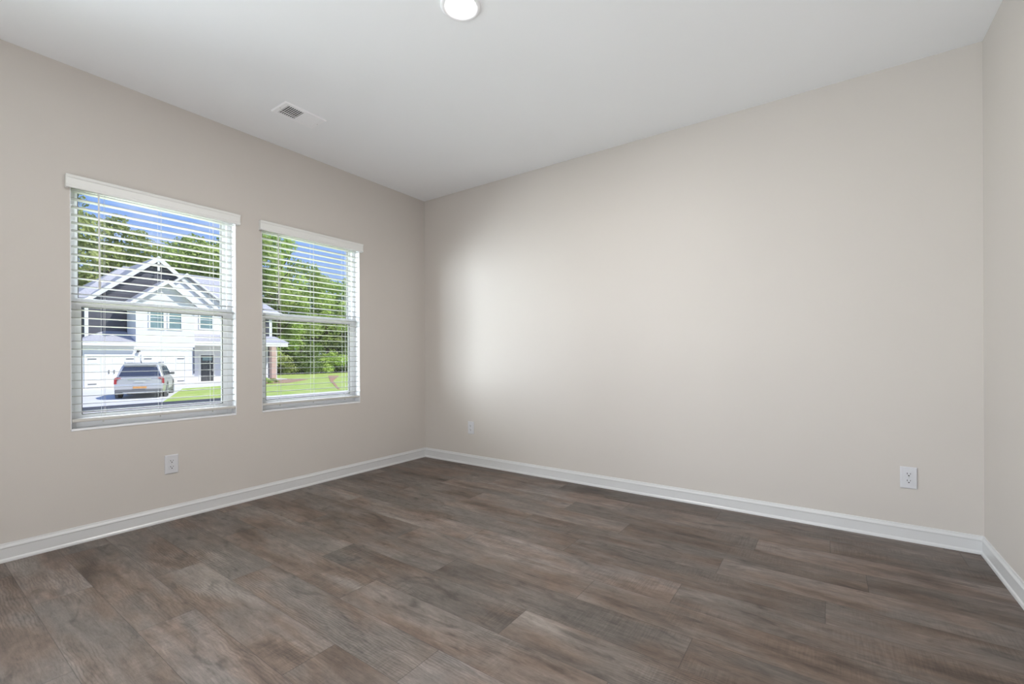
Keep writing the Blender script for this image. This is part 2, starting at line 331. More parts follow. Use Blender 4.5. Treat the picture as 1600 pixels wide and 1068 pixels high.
def blind(y0, y1, label, bunch):
    r = empty('window_blind', (0.0, (y0 + y1) / 2, WZ0), label=label, cat='window blind', group='window blinds')
    xc = -0.028
    # valance on the wall face
    vz0, vz1 = 2.038, 2.112; a, b = y0 - 0.021, y1 + 0.018
    prof = [(0.0185, vz0), (0.0300, vz0), (0.0325, vz0 + 0.004), (0.0325, vz0 + 0.014), (0.0285, vz0 + 0.018), (0.0285, vz1 - 0.020), (0.0325, vz1 - 0.015), (0.0345, vz1 - 0.004), (0.0325, vz1), (0.0185, vz1)]
    v = MB().prism(prof, 'y', a, b)
    v.box(0.001, 0.0190, a, a + 0.012, vz0, vz1).box(0.001, 0.0190, b - 0.012, b, vz0, vz1)
    v.build('valance', M['slat'], r)
    MB().box(xc - 0.022, xc + 0.022, y0 + 0.006, y1 - 0.006, 2.050, 2.094).build('head_rail', M['rail'], r, bevel=0.002)
    # slats: cambered, slightly tilted
    s = MB(); pitch = 0.0457; z = 2.034; tilt = math.radians(-1.5); nb = 5 if bunch else 0; zs = []
    zend = 0.800 if bunch else 0.745
    while z > zend: zs.append(z); z -= pitch
    if bunch: zs += [0.788 - i * 0.0052 for i in range(nb)]
    for z in zs:
        P = []
        tl = tilt if z > 0.79 else 0.0
        for top in (1, -1):
            for q in ([-1, -0.5, 0, 0.5, 1] if top == 1 else [1, 0.5, 0, -0.5, -1]):
                x_ = q * 0.025; zz = 0.0012 * (1 - q * q) + top * 0.0012
                P.append((xc + x_ * math.cos(tl) + zz * math.sin(tl), z - x_ * math.sin(tl) + zz * math.cos(tl)))
        s.prism(P, 'y', y0 + 0.008, y1 - 0.008)
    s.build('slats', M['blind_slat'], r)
    zr = 0.706
    rp = [(xc - 0.025, zr - 0.009), (xc + 0.025, zr - 0.009), (xc + 0.027, zr - 0.005), (xc + 0.027, zr + 0.005), (xc + 0.024, zr + 0.009), (xc - 0.024, zr + 0.009)]
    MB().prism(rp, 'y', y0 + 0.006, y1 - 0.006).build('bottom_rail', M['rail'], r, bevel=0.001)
    for t in (0.165, 0.485, 0.83):
        yy = y0 + (y1 - y0) * t
        c = MB()
        for xx in (xc - 0.0275, xc + 0.0275): c.tube([(xx, yy, 2.05), (xx, yy, zr + 0.002)], 0.0007, 6)
        c.tube([(xc + 0.001, yy + 0.012, 2.05), (xc + 0.001, yy + 0.012, zr)], 0.0008, 6)
        for z in zs:
            if z > 0.79: c.tube([(xc - 0.0275, yy, z + 0.0008), (xc + 0.0275, yy, z + 0.002)], 0.0005, 4)
        c.build('ladder_cord', M['cord'], r)
        MB().lathe([(0.0, -0.012), (0.004, -0.010), (0.005, -0.004), (0.003, 0.0), (0.0, 0.0)], (xc + 0.014, yy, zr - 0.0095), n=10).build('cord_plug', M['cord'], r)
    yy = y0 + 0.121
    wd = MB().tube([(xc + 0.040, yy, 2.055), (xc + 0.043, yy + 0.003, 1.52)], 0.0042, 6)
    wo = wd.build('tilt_wand', M['slat'], r)
    MB().tube([(xc + 0.043, yy + 0.003, 1.52), (xc + 0.0433, yy + 0.003, 1.475)], 0.0060, 8, 0.0050).build('wand_grip', M['rail'], wo)
    MB().tube([(xc + 0.022, yy, 2.066), (xc + 0.040, yy, 2.066), (xc + 0.040, yy, 2.05)], 0.002, 6).build('wand_hook', M['screw'], wo)
window(1, *WIN[0]); window(2, *WIN[1]); window(3, -4.41, -3.53)  # third window is made up, added for its fill lamp
blind(*WIN[0], 'white slatted blind over the window that looks on to the parked car', False)
blind(*WIN[1], 'white slatted blind over the window nearest the room corner, looking on to trees', False)

# ------------------------------------------------------------------ outlets (built facing +x, then turned)
def make_outlet():
    r = local_empty('electrical_outlet', (0, 0, 0))
    hw, hh = 0.0375, 0.0615
    prof = [(0, hw, hh), (0.0035, hw, hh), (0.0065, hw - 0.004, hh - 0.004)]
    m = MB(); vs = []
    for x, a, b in prof: vs += [(x, -a, -b), (x, a, -b), (x, a, b), (x, -a, b)]
    fs = [(3, 2, 1, 0), (8, 9, 10, 11)]
    for i in (0, 1):
        for k in range(4): fs.append((i * 4 + k, i * 4 + (k + 1) % 4, i * 4 + 4 + (k + 1) % 4, i * 4 + 4 + k))
    m.add(vs, fs); m.build('cover_plate', M['plate'], r, bevel=0.0008)
    for s in (1, -1):
        zc = s * 0.0195; P = []
        for k in range(28):
            a = 2 * PI * k / 28; P.append((0.0172 * math.cos(a), max(-0.0135, min(0.0135, 0.0172 * math.sin(a)))))
        f = MB(); n = len(P)
        f.prism([(p, q + zc) for p, q in P], 'x', 0.0050, 0.0088)
        rec = f.build('receptacle', M['plate'], r, bevel=0.0006)
        sl = MB().box(0.0086, 0.0092, -0.0082, -0.0054, zc + 0.0000, zc + 0.0090).box(0.0086, 0.0092, 0.0056, 0.0082, zc + 0.0010, zc + 0.0082)
        sl.prism([(0.0036 * math.cos(2 * PI * k / 14), zc - 0.0066 + 0.0034 * math.sin(2 * PI * k / 14)) for k in range(14)], 'x', 0.0086, 0.0091)
        sl.build('slots', M['slot'], rec)
    sc = MB().lathe([(0.0, 0.0085), (0.0022, 0.0082), (0.0032, 0.0070), (0.0034, 0.0060)], (0, 0, 0), 'x', 14).build('screw', M['screw'], r, smooth=True)
    return r
def copy_tree(o, parent=None):
    c = o.copy(); COL.objects.link(c); c.parent = parent
    for ch in list(o.children): copy_tree(ch, c)
    return c
o1 = make_outlet()
spots = [((0.0004, -2.282, 0.3685), 0.0, 'white duplex outlet below the left window'),
         ((0.645, -0.0004, 0.3655), -PI / 2, 'white duplex outlet on the far wall, the one close to the corner'),
         ((3.920, -0.0004, 0.3640), -PI / 2, 'white duplex outlet on the far wall near its right end')]
outs = [o1, copy_tree(o1), copy_tree(o1)]
for o, (loc, rz, lab) in zip(outs, spots):
    o.location = loc; o.rotation_euler = (0, 0, rz); tag(o, lab, 'electrical outlet', 'wall outlets')

# ------------------------------------------------------------------ ceiling vent
vy0, vy1, vx0, vx1 = -1.862, -1.566, 0.468, 0.656
r = empty('ceiling_vent', (0.562, -1.714, H), label='white louvred air vent set in the ceiling above the windows', cat='air vent')
zt = H - 0.0005
mb = MB(); b_ = 0.026; zl = H - 0.009
def quadring(mb, o, i, z0, z1):
    a, b, c, d = o; e_, f_, g2, h_ = i
    mb.add([(a, c, z0), (b, c, z0), (b, d, z0), (a, d, z0), (e_, g2, z1), (f_, g2, z1), (f_, h_, z1), (e_, h_, z1)], [(0, 1, 5, 4), (1, 2, 6, 5), (2, 3, 7, 6), (3, 0, 4, 7)])
quadring(mb, (vx0, vx1, vy0, vy1), (vx0 + 0.005, vx1 - 0.005, vy0 + 0.005, vy1 - 0.005), zt, zl)
quadring(mb, (vx0 + 0.005, vx1 - 0.005, vy0 + 0.005, vy1 - 0.005), (vx0 + b_, vx1 - b_, vy0 + b_ + 0.006, vy1 - b_ - 0.006), zl, zl)
quadring(mb, (vx0 + b_, vx1 - b_, vy0 + b_ + 0.006, vy1 - b_ - 0.006), (vx0 + b_, vx1 - b_, vy0 + b_ + 0.006, vy1 - b_ - 0.006), zl, zt)
ymid = (vy0 + vy1) / 2
mb.box(vx0 + b_, vx1 - b_, ymid - 0.006, ymid + 0.006, zl, zl + 0.002)
mb.build('vent_frame', M['ventwhite'], r)
MB().box(vx0 + b_, vx1 - b_, vy0 + b_, vy1 - b_, zt - 0.0006, zt).build('duct_backing', M['duct'], r)
for nm, ya, yb, sgn in (('louvre_bank', vy0 + 0.032, ymid - 0.006, 1), ('louvre_bank', ymid + 0.006, vy1 - 0.032, -1)):
    mb = MB(); n = 8
    for i in range(n):
        yy = ya + (yb - ya) * (i + 0.5) / n; d = -0.0010 if sgn > 0 else -0.0066
        ztop = zl + 0.0036 if sgn > 0 else zt - 0.0054
        mb.slab([(vx0 + b_, yy - d, zl + 0.0006), (vx1 - b_, yy - d, zl + 0.0006), (vx1 - b_, yy + d, ztop), (vx0 + b_, yy + d, ztop)], 0.0008 if sgn > 0 else 0.0004)
    if sgn == 1: mb.box(vx0 + b_ + 0.032, vx0 + b_ + 0.035, ya, yb, zl + 0.001, zl + 0.003)
    mb.build(nm, M['ventwhite'], r)
for yy in (vy0 + 0.016, vy1 - 0.016):
    MB().lathe([(0.0, -0.0012), (0.003, -0.0008), (0.0038, 0.0)], ((vx0 + vx1) / 2, yy, zl), 'z', 12).build('screw', M['screw'], r)

# ------------------------------------------------------------------ ceiling light
LX, LY = 2.115, -1.795
r = empty('recessed_ceiling_light', (LX, LY, H), label='round white recessed downlight, lit, in the ceiling', cat='ceiling light')
MB().lathe([(0.096, -0.0003), (0.096, -0.004), (0.092, -0.008), (0.080, -0.010), (0.074, -0.006), (0.072, -0.003)], (LX, LY, H), n=64).build('trim_ring', M['ventwhite'], r, smooth=True)
MB().lathe([(0.0, -0.0060), (0.040, -0.0055), (0.0735, -0.0030)], (LX, LY, H), n=64).build('lens', M['lens'], r, smooth=True)
lt = light('lamp_light', 'AREA', (LX, LY, H - 0.013), (0, 0, -1), 24, (1.0, 0.955, 0.91), shape='DISK', size=0.13)
lt.parent = r; lt.matrix_parent_inverse = Matrix.Translation(-Vector(r.location))

# ================================================================== OUTSIDE
G0 = -0.9
M['lawn'] = mat('sunlit_lawn', (0.36, 0.50, 0.10), 0.9, color2=(0.50, 0.56, 0.20), nscale=1.4, detail=8, bump=0.8, bscale=30, spec=0.1)
M['concrete'] = mat('pale_concrete', (0.74, 0.72, 0.69), 0.85, noise=0.06, nscale=3, spec=0.2)
M['road'] = mat('pale_worn_asphalt', (0.60, 0.55, 0.52), 0.9, noise=0.10, nscale=6, spec=0.2)
M['mulch'] = mat('pine_straw_mulch', (0.50, 0.34, 0.24), 0.95, noise=0.35, nscale=12, spec=0.1)
M['dirt'] = mat('red_clay_soil', (0.52, 0.32, 0.22), 0.95, noise=0.3, nscale=8, spec=0.1)
M['forest'] = mat('forest_floor', (0.08, 0.09, 0.04), 0.95, noise=0.4, nscale=2, spec=0.1)
def siding(name, color, step=0.18, board=False):
    m = mat(name, color, 0.6, spec=0.25); nt = m.node_tree; p = nt.nodes['Principled BSDF']; L = nt.links.new
    tc = N(nt, 'ShaderNodeTexCoord'); sx = N(nt, 'ShaderNodeSeparateXYZ'); L(tc.outputs['Object'], sx.inputs[0])
    a = N(nt, 'ShaderNodeMath', operation='DIVIDE'); a.inputs[1].default_value = step; L(sx.outputs['Y' if board else 'Z'], a.inputs[0])
    b = N(nt, 'ShaderNodeMath', operation='FRACT'); L(a.outputs[0], b.inputs[0])
    bp = N(nt, 'ShaderNodeBump'); bp.inputs['Strength'].default_value = 0.6; bp.inputs['Distance'].default_value = 0.02; bp.invert = True
    if board:
        c = N(nt, 'ShaderNodeMath', operation='LESS_THAN'); c.inputs[1].default_value = 0.1; L(b.outputs[0], c.inputs[0]); L(c.outputs[0], bp.inputs['Height']); bp.invert = False
    else: L(b.outputs[0], bp.inputs['Height'])
    L(bp.outputs[0], p.inputs['Normal']); return m
M['dark_siding'] = siding('charcoal_lap_siding', (0.100, 0.100, 0.125))
M['white_siding'] = siding('white_board_siding', (0.80, 0.79, 0.80), 0.4, True)
M['grey_siding'] = siding('pale_grey_lap_siding', (0.80, 0.80, 0.84))
M['shingle'] = mat('grey_shingles', (0.52, 0.51, 0.54), 0.85, noise=0.18, nscale=9, detail=6, spec=0.2, stretch=(1, 1, 3))
M['house_trim'] = mat('white_house_trim', (0.86, 0.86, 0.85), 0.5, noise=0.01)
M['garage_door'] = mat('cream_garage_door', (0.83, 0.82, 0.79), 0.5, noise=0.01)
M['dark_metal'] = mat('black_hardware', (0.10, 0.10, 0.11), 0.5, noise=0.1)
M['front_door'] = mat('charcoal_front_door', (0.075, 0.078, 0.085), 0.45, noise=0.05)
M['house_glass'] = mat('reflecting_house_glass', (0.22, 0.33, 0.34), 0.12, spec=0.8, noise=0.2, nscale=1.5)
M['flashing'] = mat('dark_step_flashing', (0.11, 0.12, 0.16), 0.5, noise=0.1)
def brick_mat():
    m = mat('pinkish_brick', (0.6, 0.4, 0.3), 0.85); nt = m.node_tree; b = N(nt, 'ShaderNodeTexBrick'); tc = N(nt, 'ShaderNodeTexCoord')
    mp = N(nt, 'ShaderNodeMapping'); mp.inputs['Rotation'].default_value = (PI / 2, 0, PI / 2)
    b.inputs['Color1'].default_value = (0.66, 0.46, 0.38, 1); b.inputs['Color2'].default_value = (0.56, 0.37, 0.30, 1); b.inputs['Mortar'].default_value = (0.72, 0.69, 0.66, 1)
    b.inputs['Scale'].default_value = 4.0; nt.links.new(tc.outputs['Object'], mp.inputs[0]); nt.links.new(mp.outputs[0], b.inputs[0]); nt.links.new(b.outputs[0], nt.nodes['Principled BSDF'].inputs['Base Color'])
    return m
M['brick'] = brick_mat()

def flat(name, poly, z0, z1, m):
    return tag(MB().prism(poly, 'z', z0, z1).build(name, m), kind='structure')
flat('ground_forest', [(-140, -60), (-49, -60), (-49, 120), (-140, 120)], G0 - 0.3, G0 - 0.02, M['forest'])
flat('ground_lawn', [(-49.0, -60), (-20.0, -60), (-20.0, 120), (-49.0, 120)], G0 - 0.3, G0, M['lawn'])
flat('ground_front_yard', [(-11, -40), (-T - 0.15, -40), (-T - 0.15, 40), (-11, 40)], G0 - 0.3, G0 - 0.02, M['lawn'])
flat('ground_street', [(-19.6, -60), (-11, -60), (-11, 120), (-19.6, 120)], G0 - 0.3, G0 - 0.05, M['road'])
M['asphalt'] = mat('dark_asphalt_patch', (0.085, 0.09, 0.105), 0.9, noise=0.2, nscale=6, spec=0.15)
flat('ground_asphalt_patch', [(-20.75, -12), (-19.3, -12), (-19.3, 7.3), (-20.75, 7.3)], G0 - 0.2, G0 + 0.03, M['asphalt'])
flat('ground_kerb', [(-20.0, -60), (-19.6, -60), (-19.6, 120), (-20.0, 120)], G0 - 0.3, G0 + 0.02, M['concrete'])
flat('ground_driveway', [(-19.98, -2.6), (-19.98, 3.65), (-36.3, 10.4), (-36.3, 4.0)], G0 - 0.2, G0 + 0.015, M['concrete'])
flat('ground_walkway', [(-30.9, 8.2), (-31.9, 10.9), (-31.6, 15.6), (-33.4, 15.6), (-34.0, 12.9), (-38.0, 12.9), (-38.0, 10.9), (-36.2, 10.85), (-36.2, 10.4)], G0 - 0.2, G0 + 0.022, M['concrete'])
flat('ground_planting_bed', [(-31.4, 13.6), (-31.2, 15.4), (-35.0, 19.2), (-39.5, 19.2), (-39.5, 13.0), (-33.6, 13.0)], G0 - 0.2, G0 + 0.03, M['mulch'])
flat('ground_clay_strip', [(-21.3, 13.14), (-21.3, 13.27), (-31.0, 19.15), (-40.4, 26.0), (-41.2, 25.2), (-31.0, 18.85)], G0 - 0.2, G0 + 0.02, M['dirt'])

# ------------------------------------------------------------------ house across the street
FX, MX, M2 = -36.3, -38.5, -38.2
hs = empty('house', (-38, 10, G0), label='white and charcoal two-storey house with gabled roofs across the street', cat='house')
ZP = 2.06
hp = lambda name, mb, m, par=hs, **k: mb.build(name, m, par, **k)
hp('garage_wall', MB().box(FX - 6, FX, 4.1, 10.75, G0, ZP), M['white_siding'])
hp('upper_wing_wall', MB().prism([(7.2, ZP), (10.78, ZP), (10.78, 5.15), (8.99, 6.66), (7.2, 5.15)], 'x', M2 + 0.0, FX - 0.01), M['white_siding'])
hp('dark_gable_wall', MB().prism([(5.02, G0), (13.0, G0), (13.0, 5.25), (9.08, 8.60), (5.02, 5.15)], 'x', MX - 7, MX), M['dark_siding'])
hp('white_gable_wall', MB().prism([(8.1, G0), (13.75, G0), (13.75, 5.35), (10.85, 7.55), (8.1, 5.5)], 'x', MX - 2, M2), M['grey_siding'])
hp('main_wall', MB().box(-49, -39.4, 4.9, 18.15, G0, 5.30), M['dark_siding'])
def gable_roof(xf, xb, ya, za, yl, yr, zf, th=0.16):
    m = MB(); m.slab([(xf, ya, za), (xb, ya, za), (xb, yl, zf[0]), (xf, yl, zf[0])], th); m.slab([(xf, ya, za), (xb, ya, za), (xb, yr, zf[1]), (xf, yr, zf[1])], th); return m
def rake(xf, ya, za, yl, yr, zf, d=0.30, t=0.05):
    m = MB()
    for yf, z_ in ((yl, zf[0]), (yr, zf[1])):
        m.add([(xf, ya, za), (xf, yf, z_), (xf, yf, z_ - d), (xf, ya, za - d * 1.15), (xf + t, ya, za), (xf + t, yf, z_), (xf + t, yf, z_ - d), (xf + t, ya, za - d * 1.15)],
              [(0, 1, 2, 3), (7, 6, 5, 4), (0, 4, 5, 1), (1, 5, 6, 2), (2, 6, 7, 3), (3, 7, 4, 0)])
    return m
hp('wing_roof', gable_roof(FX + 0.35, -38.2, 8.99, 6.84, 6.78, 11.2, (4.98, 4.98)), M['shingle'])
hp('rake_trim', rake(FX + 0.35, 8.99, 6.86, 6.76, 11.22, (4.98, 4.98), 0.26), M['house_trim'])
hp('dark_gable_roof', gable_roof(MX + 0.4, -45, 9.08, 8.86, 4.75, 13.4, (5.05, 5.05)), M['shingle'])
hp('rake_trim', rake(MX + 0.4, 9.08, 8.88, 4.73, 13.4, (5.05, 5.05), 0.34), M['house_trim'])
hp('gable_bracket', MB().box(MX + 0.3, MX + 0.42, 9.02, 9.14, 7.75, 8.5).box(MX + 0.3, MX + 0.42, 8.72, 9.44, 8.12, 8.24), M['house_trim'])
hp('white_gable_roof', gable_roof(M2 + 0.3, -44, 10.85, 7.80, 7.9, 14.15, (5.35, 5.25)), M['shingle'])
hp('rake_trim', rake(M2 + 0.3, 10.85, 7.82, 7.9, 14.17, (5.35, 5.25), 0.16), M['house_trim'])
fl = MB()
for i in range(9):
    y_ = 9.35 + i * 0.2; z_ = 6.60 - i * 0.168 + 0.04
    fl.box(M2, M2 + 0.10, y_, y_ + 0.17, z_, z_ + 0.13)
hp('step_flashing', fl, M['flashing'])
mr = MB()
E1, E2, EL, ER, ez, rz_ = -38.95, -49.4, 4.4, 18.75, 5.36, 8.75
mr.slab([(E1, EL, ez), (E1, ER, ez), (-44.2, 16.2, rz_), (-44.2, 8.5, rz_)], 0.18); mr.slab([(E2, ER, ez), (E2, EL, ez), (-44.2, 8.5, rz_), (-44.2, 16.2, rz_)], 0.18)
mr.slab([(E1, ER, ez), (E2, ER, ez), (-44.2, 16.2, rz_)], 0.18); mr.slab([(E2, EL, ez), (E1, EL, ez), (-44.2, 8.5, rz_)], 0.18)
hp('main_roof', mr, M['shingle'])
hp('eave_fascia', MB().box(E1, E1 + 0.12, 14.2, ER + 0.06, 5.12, 5.36).box(E2, E1 + 0.12, ER, ER + 0.12, 5.12, 5.36).box(E1 - 0.5, E1, 14.2, ER, 5.12, 5.16), M['house_trim'])
hp('corner_board', MB().box(-39.42, -39.32, 17.95, 18.2, 2.6, 5.2), M['house_trim'])
hp('corner_board', MB().box(MX, MX + 0.06, 4.96, 5.16, 2.0, 5.1), M['house_trim'])
hp('corner_board', MB().box(M2, M2 + 0.05, 13.62, 13.78, 2.9, 5.3), M['house_trim'])
# low roof over the left part of the garage
pr = MB().slab([(FX + 0.35, 3.9, 2.12), (FX + 0.35, 7.2, 2.12), (MX, 7.2, 3.06), (MX, 6.0, 3.06)], 0.10).slab([(FX + 0.35, 3.9, 2.12), (MX, 6.0, 3.06), (MX, 3.9, 2.12)], 0.10)
hp('garage_roof', pr, M['shingle'])
hp('gutter', MB().box(FX + 0.30, FX + 0.45, 3.8, 7.25, 1.94, 2.12).box(FX + 0.0, FX + 0.06, 7.2, 10.78, 1.92, 2.10), M['house_trim'])
hp('frieze_band', MB().box(FX, FX + 0.04, 4.1, 10.78, 1.68, 1.92), M['house_trim'])
# garage doors
def garage_door(y0, y1, lab):
    g = MB(); z1 = G0 + 2.15; g.box(FX + 0.0, FX + 0.03, y0, y1, G0 + 0.03, z1)
    nrow, ncol = 4, 4
    for i in range(nrow):
        for j in range(ncol):
            a = y0 + (y1 - y0) * j / ncol + 0.06; b = y0 + (y1 - y0) * (j + 1) / ncol - 0.06; c = G0 + 0.03 + 2.12 * i / nrow + 0.06; d = G0 + 0.03 + 2.12 * (i + 1) / nrow - 0.06
            g.box(FX + 0.03, FX + 0.045, a, b, c, d)
    go = hp('garage_door', g, M['garage_door'])
    ym = (y0 + y1) / 2
    for z_ in (z1 - 0.22, G0 + 0.26):
        for (a, b) in ((y0 + 0.05, y0 + 0.48), (y1 - 0.48, y1 - 0.05)): MB().box(FX + 0.046, FX + 0.07, a, b, z_, z_ + 0.05).build('strap_hinge', M['dark_metal'], go)
    for s in (-1, 1): MB().box(FX + 0.046, FX + 0.09, ym + s * 0.14 - 0.02, ym + s * 0.14 + 0.02, G0 + 0.95, G0 + 1.2).build('handle', M['dark_metal'], go)
    frame(MB(), FX, FX + 0.06, y0 - 0.12, y1 + 0.12, G0, z1 + 0.12, 0.12, 0.12, 0.02, 0.12).build('door_casing', M['house_trim'], go)
garage_door(4.62, 7.12, 0); garage_door(7.60, 10.12, 1)
wl = hp('wall_lamp', MB().box(FX + 0.0, FX + 0.05, 7.27, 7.37, 1.52, 1.72).lathe([(0.0, 0.16), (0.03, 0.14), (0.10, 0.05), (0.11, 0.0)], (FX + 0.16, 7.32, 1.55), n=12).tube([(FX + 0.03, 7.32, 1.68), (FX + 0.16, 7.32, 1.74), (FX + 0.16, 7.32, 1.70)], 0.015, 6), M['dark_metal'])
hp('downspout', MB().box(FX + 0.0, FX + 0.08, 10.68, 10.75, -0.1, 1.9), M['flashing'])
def hwin(x, y0, y1, z0, z1):
    f = hp('window', frame(MB(), x, x + 0.07, y0 - 0.10, y1 + 0.10, z0 - 0.10, z1 + 0.10, 0.10, 0.10, 0.10, 0.10).box(x + 0.01, x + 0.05, y0, y1, (z0 + z1) / 2 - 0.02, (z0 + z1) / 2 + 0.02), M['house_trim'])
    MB().box(x + 0.005, x + 0.015, y0, y1, z0, z1).build('pane', M['house_glass'], f)
hwin(FX - 0.01, 8.02, 8.80, 3.30, 4.75); hwin(FX - 0.01, 9.15, 9.90, 3.30, 4.75); hwin(M2, 11.85, 12.72, 3.52, 4.9)
# porch and entry
hp('porch_roof', MB().slab([(FX - 0.2, 10.78, 2.45), (FX - 0.2, 18.35, 2.45), (-38.2, 17.9, 3.05), (-38.2, 10.78, 3.05)], 0.08).slab([(FX - 0.2, 18.35, 2.45), (-39.4, 18.6, 2.45), (-39.4, 17.9, 3.05), (-38.2, 17.9, 3.05)], 0.08), M['shingle'])
hp('porch_beam', MB().box(FX - 0.6, FX - 0.2, 10.78, 18.2, 2.08, 2.42), M['house_trim'])
hp('porch_ceiling', MB().box(-39.4, FX - 0.6, 10.8, 18.1, 2.30, 2.36), M['house_trim'])
hp('porch_slab', MB().box(-39.4, FX - 0.3, 10.8, 18.2, G0, G0 + 0.10), M['concrete'])
hp('porch_column', MB().box(FX - 0.62, FX - 0.22, 16.75, 17.15, G0, 2.08), M['brick'])
hp('porch_column', MB().box(FX - 0.55, FX - 0.42, 17.18, 17.30, G0, 2.08), M['house_trim'])
hp('lower_wall', MB().box(-39.45, -38.9, 13.75, 17.6, G0, 2.30), M['grey_siding'])
fd = hp('front_door', MB().box(M2, M2 + 0.05, 11.88, 12.80, G0 + 0.10, 1.32), M['front_door'])
pn = MB()
for (a, b) in ((11.98, 12.30), (12.38, 12.70)):
    for (c, d) in ((G0 + 0.25, 0.0), (0.1, 0.75)): pn.box(M2 + 0.05, M2 + 0.065, a, b, c, d)
pn.build('panels', M['front_door'], fd)
MB().box(M2 + 0.05, M2 + 0.06, 11.99, 12.69, 0.88, 1.20).build('pane', M['house_glass'], fd)
MB().box(M2 + 0.05, M2 + 0.10, 12.70, 12.74, 0.0, 0.2).build('handle', M['screw'], fd)
frame(MB(), M2, M2 + 0.04, 11.74, 12.94, G0 + 0.08, 1.46, 0.14, 0.14, 0.02, 0.14).build('door_casing', M['house_trim'], fd)

# ------------------------------------------------------------------ SUV on the driveway (built nose towards -x, origin at rear centre)
M['car_paint'] = mat('silver_car_paint', (0.66, 0.65, 0.63), 0.28, metal=0.5, noise=0.01)
M['car_dark'] = mat('grey_plastic_cladding', (0.20, 0.20, 0.20), 0.6, noise=0.1)
M['car_glass'] = mat('tinted_car_glass', (0.05, 0.06, 0.09), 0.06, spec=1.0, noise=0.1)
M['chrome'] = mat('bright_chrome', (0.85, 0.85, 0.86), 0.15, metal=1.0, noise=0.01)
M['tail'] = mat('red_tail_lamp_plastic', (0.45, 0.03, 0.04), 0.2, noise=0.1)
M['tyre'] = mat('black_rubber', (0.03, 0.03, 0.03), 0.8, noise=0.1)
M['alloy'] = mat('alloy_wheel', (0.50, 0.50, 0.52), 0.35, metal=0.7, noise=0.05)
M['amber'] = mat('orange_licence_plate', (0.85, 0.42, 0.14), 0.5, noise=0.15, nscale=12)
M['tag'] = mat('pale_badge_plate', (0.75, 0.74, 0.68), 0.4, noise=0.05)
CR = Vector((-23.95, 4.05, G0 + 0.015)); CANG = math.atan2(-0.38, 0.925)
car = local_empty('car', CR, CANG, label='silver SUV seen from behind, parked on the driveway before the garage', cat='car')
def loft(stations, closed_ends=True):    # stations: x, list of (y,z) ring
    m = MB(); n = len(stations[0][1]); vs = []; fs = []
    for x, ring in stations: vs += [((x[i] if isinstance(x, (list, tuple)) else x), p, q) for i, (p, q) in enumerate(ring)]
    for s in range(len(stations) - 1):
        for k in range(n): fs.append((s * n + k, s * n + (k + 1) % n, (s + 1) * n + (k + 1) % n, (s + 1) * n + k))
    fs.append(tuple(range(n))); fs.append(tuple((len(stations) - 1) * n + k for k in range(n)))
    return m.add(vs, fs)
def body_ring(w, zb, zt, tuck=0.06):   # lower body
    h = zt - zb
    R_ = [(-w + tuck, zb), (-w + 0.02, zb + 0.10 * h), (-w, zb + 0.45 * h), (-w + 0.01, zb + 0.75 * h), (-w + 0.05, zb + 0.93 * h), (-w + 0.13, zt)]
    return R_ + [(-p, q) for p, q in reversed(R_)]
st = [(0.02, body_ring(0.86, 0.48, 0.96)), (-0.06, body_ring(0.94, 0.38, 1.04)), (-0.35, body_ring(0.985, 0.30, 1.09)), (-1.2, body_ring(1.0, 0.26, 1.09)), (-2.6, body_ring(1.0, 0.26, 1.07)), (-3.7, body_ring(0.99, 0.26, 1.05)), (-4.5, body_ring(0.96, 0.28, 0.98)), (-4.85, body_ring(0.88, 0.34, 0.88)), (-4.98, body_ring(0.72, 0.42, 0.78))]
loft(st).build('body', M['car_paint'], car, smooth=False, bevel=0.02)
def cab_ring(wb, zb, wt, zt):
    R_ = [(-wb, zb), (-wb + (wb - wt) * 0.75, zb + (zt - zb) * 0.82), (-wt + 0.02, zt - 0.025), (-wt + 0.12, zt)]
    return R_ + [(-p, q) for p, q in reversed(R_)]
def xr(a, b):   # x varies with height along a ring
    return [a, a + (b - a) * 0.82, a + (b - a) * 0.97, b, b, a + (b - a) * 0.97, a + (b - a) * 0.82, a]
st = [(xr(-0.10, -0.42), cab_ring(0.88, 1.06, 0.66, 1.68)), (xr(-0.6, -0.9), cab_ring(0.92, 1.06, 0.70, 1.74)), (xr(-2.2, -2.2), cab_ring(0.93, 1.06, 0.71, 1.75)), (xr(-3.75, -2.95), cab_ring(0.90, 1.04, 0.66, 1.68))]
loft(st).build('cabin', M['car_paint'], car, bevel=0.015)
def lerp3(a, b, t): return tuple(a[i] + (b[i] - a[i]) * t for i in range(3))
def outer(poly, n, th=0.012):
    nn = Vector(n).normalized(); P = [Vector(p) for p in poly]; k = len(P)
    return MB().add([p + nn * th for p in P] + [p - nn * 0.004 for p in P], [tuple(range(k)), tuple(range(2 * k - 1, k - 1, -1))] + [(i, i + k, (i + 1) % k + k, (i + 1) % k) for i in range(k)])
outer([(-0.115, -0.80, 1.09), (-0.115, 0.80, 1.09), (-0.345, 0.635, 1.54), (-0.345, -0.635, 1.54)], (1, 0, 0.5)).build('rear_window', M['car_glass'], car)
MB().box(-0.50, -0.26, -0.62, 0.62, 1.615, 1.66).build('rear_spoiler', M['car_paint'], car, bevel=0.01)
MB().tube([(-0.33, 0.0, 1.11), (-0.28, -0.30, 1.14)], 0.008, 6).build('rear_wiper', M['tyre'], car)
